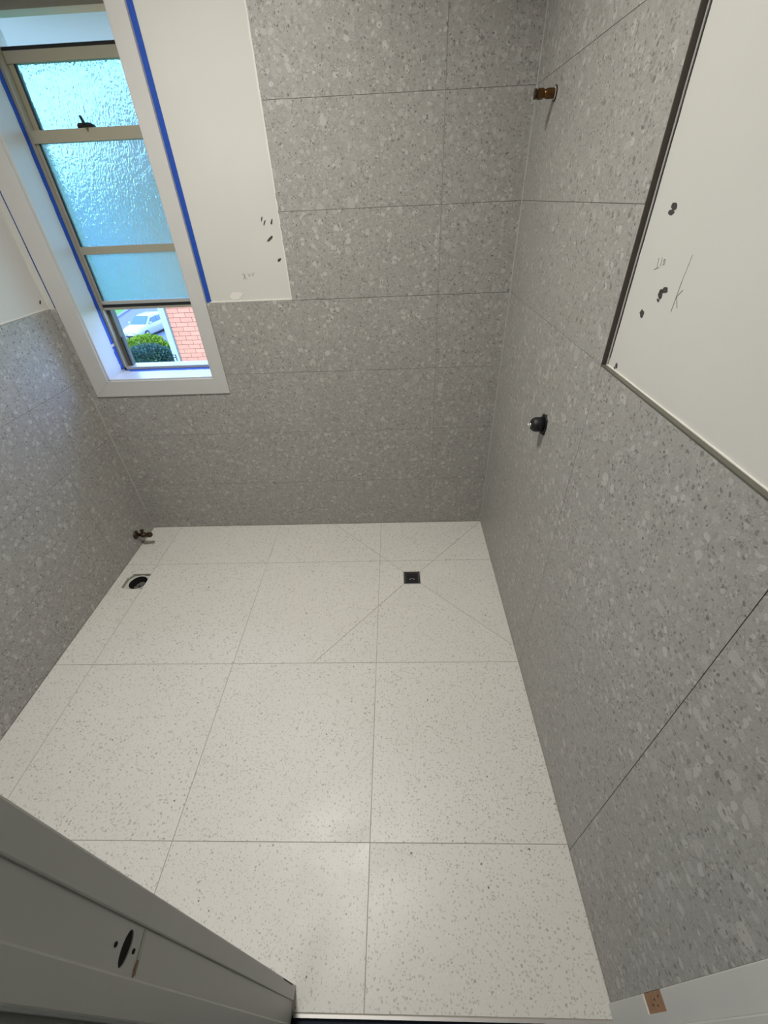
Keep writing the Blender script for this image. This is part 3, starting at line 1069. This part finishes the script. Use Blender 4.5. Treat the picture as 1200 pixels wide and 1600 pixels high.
# coordinates below are local to the house corner
HT = 7.75
hbox('wall', 'mortar', (0.0, 5.2, 0.012, 4.0, 0.0, HT))
BL, BH, J = 0.232, 0.079, 0.007
rows = int(HT / (BH + J))
proto = None
rest = MB()
cnt = 0
for r in range(rows):
    z = r * (BH + J) + J
    for k in range(-1, 22):
        x0 = k * (BL + J) + (0.12 if r % 2 else 0.0) + 0.002
        x1 = x0 + BL
        c0, c1 = max(x0, 0.0), min(x1, 5.2)
        if c1 - c0 < 0.03:
            continue
        near = 53 <= r <= 76 and c1 < 2.45
        if near and cnt < 296:
            mb = MB()
            mb.box(c0, c1, random.uniform(-0.003, 0.001), 0.014, z, z + BH)
            mb.build('brick', M['brick'], house)
            cnt += 1
        else:
            rest.box(c0, c1, random.uniform(-0.003, 0.001), 0.014, z, z + BH)
rb = rest.build('brickwork', M['brick'], house)
rb['kind'] = 'stuff'
hbox('corner_board', 'post', (-0.140, -0.022, -0.03, 0.10, 0.0, HT))
hbox('corner_strip', 'ledge', (-0.022, 0.0, -0.012, 0.10, 0.0, HT))
hbox('side_wall', 'mortar', (-0.12, 0.0, 0.10, 4.0, 0.0, HT))
hbox('fascia', 'post', (-0.45, 5.6, -0.45, -0.41, HT, HT + 0.18))
hbox('soffit', 'soffit', (-0.45, 5.6, -0.41, 4.4, HT, HT + 0.03))
m = MB()
m.prism([(-0.5, HT + 0.18), (2.0, HT + 1.5), (4.5, HT + 0.18), (4.5, HT + 0.03), (-0.41, HT + 0.03)], 0, -0.45, 5.6)
m.build('roof', M['roof'], house)

# white hatchback, heading local +x
cx, cy = -18.35, 32.21
car = tag(empty('car', (cx, cy, GZ + 0.012), math.atan2(-0.989, -0.15)), 'white hatchback parked on the driveway beyond the hedge', 'car')

car.scale = (0.9, 0.9, 0.9)


def loft(secs):
    """secs: list of (x, [(y,z)...]) half profiles mirrored in y"""
    mb = MB()
    rings = []
    for x, pr in secs:
        full = [(y, z) for y, z in pr] + [(-y, z) for y, z in pr[::-1]]
        rings.append([mb.bm.verts.new((x, y, z)) for y, z in full])
    for A, B in zip(rings, rings[1:]):
        n = len(A)
        for k in range(n):
            mb.bm.faces.new((A[k], A[(k + 1) % n], B[(k + 1) % n], B[k]))
    mb.bm.faces.new(rings[0][::-1])
    mb.bm.faces.new(rings[-1])
    return mb


def sec(x, w, zb, zt, wt=None):
    wt = wt if wt else w * 0.9
    return (x, [(w * 0.92, zb), (w, zb + 0.12), (w, zb + (zt - zb) * 0.6), (w * 0.985, zt - 0.06), (wt, zt), (wt * 0.5, zt + 0.012)])


body = loft([sec(-2.05, .70, .32, .88), sec(-1.95, .82, .22, .95), sec(-1.3, .875, .18, .98), sec(0.0, .885, .18, .96), sec(0.9, .88, .18, .94),
             sec(1.35, .87, .20, .90), sec(1.80, .82, .22, .80), sec(2.02, .70, .26, .66), sec(2.07, .60, .30, .58)]).build('body', M['car'], car, smooth=True)
cab = loft([(-1.98, [(.60, .92), (.62, .96), (.60, 1.00)]), (-1.80, [(.74, .92), (.66, 1.22), (.50, 1.36)]), (-1.35, [(.80, .92), (.68, 1.28), (.56, 1.455)]),
            (-0.4, [(.82, .92), (.69, 1.30), (.58, 1.48)]), (0.15, [(.82, .92), (.68, 1.27), (.56, 1.44)]), (0.95, [(.78, .90), (.72, .93), (.60, .955)])])
cab.build('cabin', M['car'], car, smooth=True)


def quad_plate(name, pts, mat, th, nrm):
    mb = MB()
    n = Vector(nrm).normalized() * th
    lo = [mb.bm.verts.new(Vector(p) - n) for p in pts]
    hi = [mb.bm.verts.new(Vector(p) + n) for p in pts]
    mb.bm.faces.new(lo[::-1])
    mb.bm.faces.new(hi)
    for i in range(len(pts)):
        j = (i + 1) % len(pts)
        mb.bm.faces.new((lo[i], lo[j], hi[j], hi[i]))
    return mb.build(name, M[mat], car)


quad_plate('windscreen', [(0.93, .66, .955), (0.93, -.66, .955), (0.17, -.57, 1.43), (0.17, .57, 1.43)], 'carglass', 0.02, (0.53, 0, 0.85))
for s in (-1, 1):
    quad_plate('side_window', [(0.62, s * .80, .96), (-0.42, s * .815, .96), (-0.42, s * .70, 1.32), (0.14, s * .695, 1.30)], 'carglass', 0.02, (0, s * 0.95, 0.3))
    quad_plate('side_window', [(-0.50, s * .815, .96), (-1.45, s * .80, .98), (-1.25, s * .70, 1.29), (-0.50, s * .70, 1.32)], 'carglass', 0.02, (0, s * 0.95, 0.3))
    quad_plate('headlight', [(1.98, s * .66, .60), (1.98, s * .42, .56), (1.93, s * .42, .67), (1.62, s * .80, .76), (1.68, s * .83, .66)], 'lampglass', 0.02, (0.8, s * 0.4, 0.4))
    mb = MB()
    mb.box(0.50, 0.64, min(s * .86, s * 1.04), max(s * .86, s * 1.04), .96, 1.09)
    mb.build('wing_mirror', M['car'], car, bevel=0.02)
    for wx in (1.28, -1.28):
        mb = MB()
        mb.lathe([(0.20, -0.02), (0.30, 0.0), (0.315, 0.05), (0.315, 0.15), (0.30, 0.20), (0.20, 0.205)], (wx, s * 0.70, 0.315), (0, s, 0), 26)
        wh = mb.build('wheel', M['tyre'], car, smooth=True)
        mb = MB()
        mb.lathe([(0.19, 0.19), (0.18, 0.208), (0.05, 0.211)], (wx, s * 0.70, 0.315), (0, s, 0), 20)
        mb.build('hub', M['metal'], wh)
quad_plate('grille', [(2.055, .52, .52), (2.055, -.52, .52), (2.03, -.56, .585), (2.03, .56, .585)], 'rubber', 0.02, (1, 0, 0.3))
quad_plate('lower_grille', [(2.08, .45, .29), (2.08, -.45, .29), (2.075, -.50, .38), (2.075, .50, .38)], 'rubber', 0.02, (1, 0, 0.1))
mb = MB()
mb.lathe([(0.055, 0), (0.055, 0.02), (0.04, 0.026)], (2.062, 0, .56), (1, 0, 0.15), 18)
mb.build('badge', M['chrome'], car)
quad_plate('number_plate', [(2.10, .26, .41), (2.10, -.26, .41), (2.10, -.26, .50), (2.10, .26, .50)], 'gloss', 0.008, (1, 0, 0))


def shrub(label, loc, rx_, ry_, h, n, leaf, mat, group=None, name='shrub'):
    root = tag(empty(name, loc), label, 'shrub', group)
    mb = MB()
    for k in range(5):
        a = random.uniform(0, 6.28)
        mb.lathe([(0.022, 0), (0.012, h * 0.7)], (0.1 * math.cos(a), 0.1 * math.sin(a), 0), (0.3 * math.cos(a), 0.3 * math.sin(a), 1), 6)
    mb.build('stem', M['stem'], root)
    verts, faces = [], []
    for k in range(n):
        u = Vector((random.gauss(0, 1), random.gauss(0, 1), random.gauss(0, 1))).normalized()
        r = random.uniform(0.72, 1.0) * (1 + 0.22 * noise.noise(u * 2.3 + Vector(loc)))
        c = Vector((u.x * rx_ * r, u.y * ry_ * r, h * 0.52 + u.z * h * 0.5 * r))
        d = (u + Vector((random.uniform(-.7, .7), random.uniform(-.7, .7), random.uniform(-.2, .9)))).normalized()
        s = d.orthogonal().normalized()
        s = (Matrix.Rotation(random.uniform(0, 6.28), 3, d) @ s) * leaf * 0.3
        L = d * leaf * random.uniform(0.7, 1.3)
        i = len(verts)
        verts += [c, c + L * 0.5 + s, c + L, c + L * 0.5 - s]
        faces.append((i, i + 1, i + 2, i + 3))
    me = bpy.data.meshes.new('foliage')
    me.from_pydata([tuple(v) for v in verts], [], faces)
    me.materials.append(M[mat])
    fo = bpy.data.objects.new('foliage', me)
    COL.objects.link(fo)
    fo.parent = root
    fo['kind'] = 'stuff'
    return root



shrub('bright yellow-green bush in front of the white car', (-15.5, 26.5, GZ), 1.35, 0.8, 1.22, 4200, 0.15, 'hedge')
shrub('bright green bush beside the pale corner board', (-12.9, 26.9, GZ), 0.7, 0.8, 1.85, 2400, 0.15, 'hedge')
shrub('dark blue-green shrub low under the window', (-14.0, 23.6, GZ), 1.35, 1.05, 1.30, 4200, 0.16, 'shrub')

tag(box('added_road', M['street'], (-90, 60, 52, 64, GZ - 0.05, GZ + 0.02)), 'unseen street strip added beyond the driveway to keep the lower pane blue', kind='structure')  # unseen strip, added over the green ground to tint the lowest pane
backdrop = tag(empty('street_backdrop', (-38, 66, GZ)), 'unseen pale blue building added across the street to hide low sky behind the panes', 'building')  # unseen, added to block low sky behind the patterned panes
box('wall', M['backdrop'], (-26, 26, 0, 10, 0, 10.4), backdrop)
box('roof', M['roof'], (-26.6, 26.6, -0.6, 10.6, 10.4, 10.8), backdrop)
wproto = box('window', M['carglass'], (-0.9, 0.9, -0.05, 0.05, -0.7, 0.7), None)
for r in range(3):
    for k in range(9):
        o = wproto if (r, k) == (0, 0) else wproto.copy()
        if o is not wproto:
            COL.objects.link(o)
        o.parent = backdrop
        o.location = (-22.5 + 5.6 * k, -0.02, 1.8 + 2.9 * r)
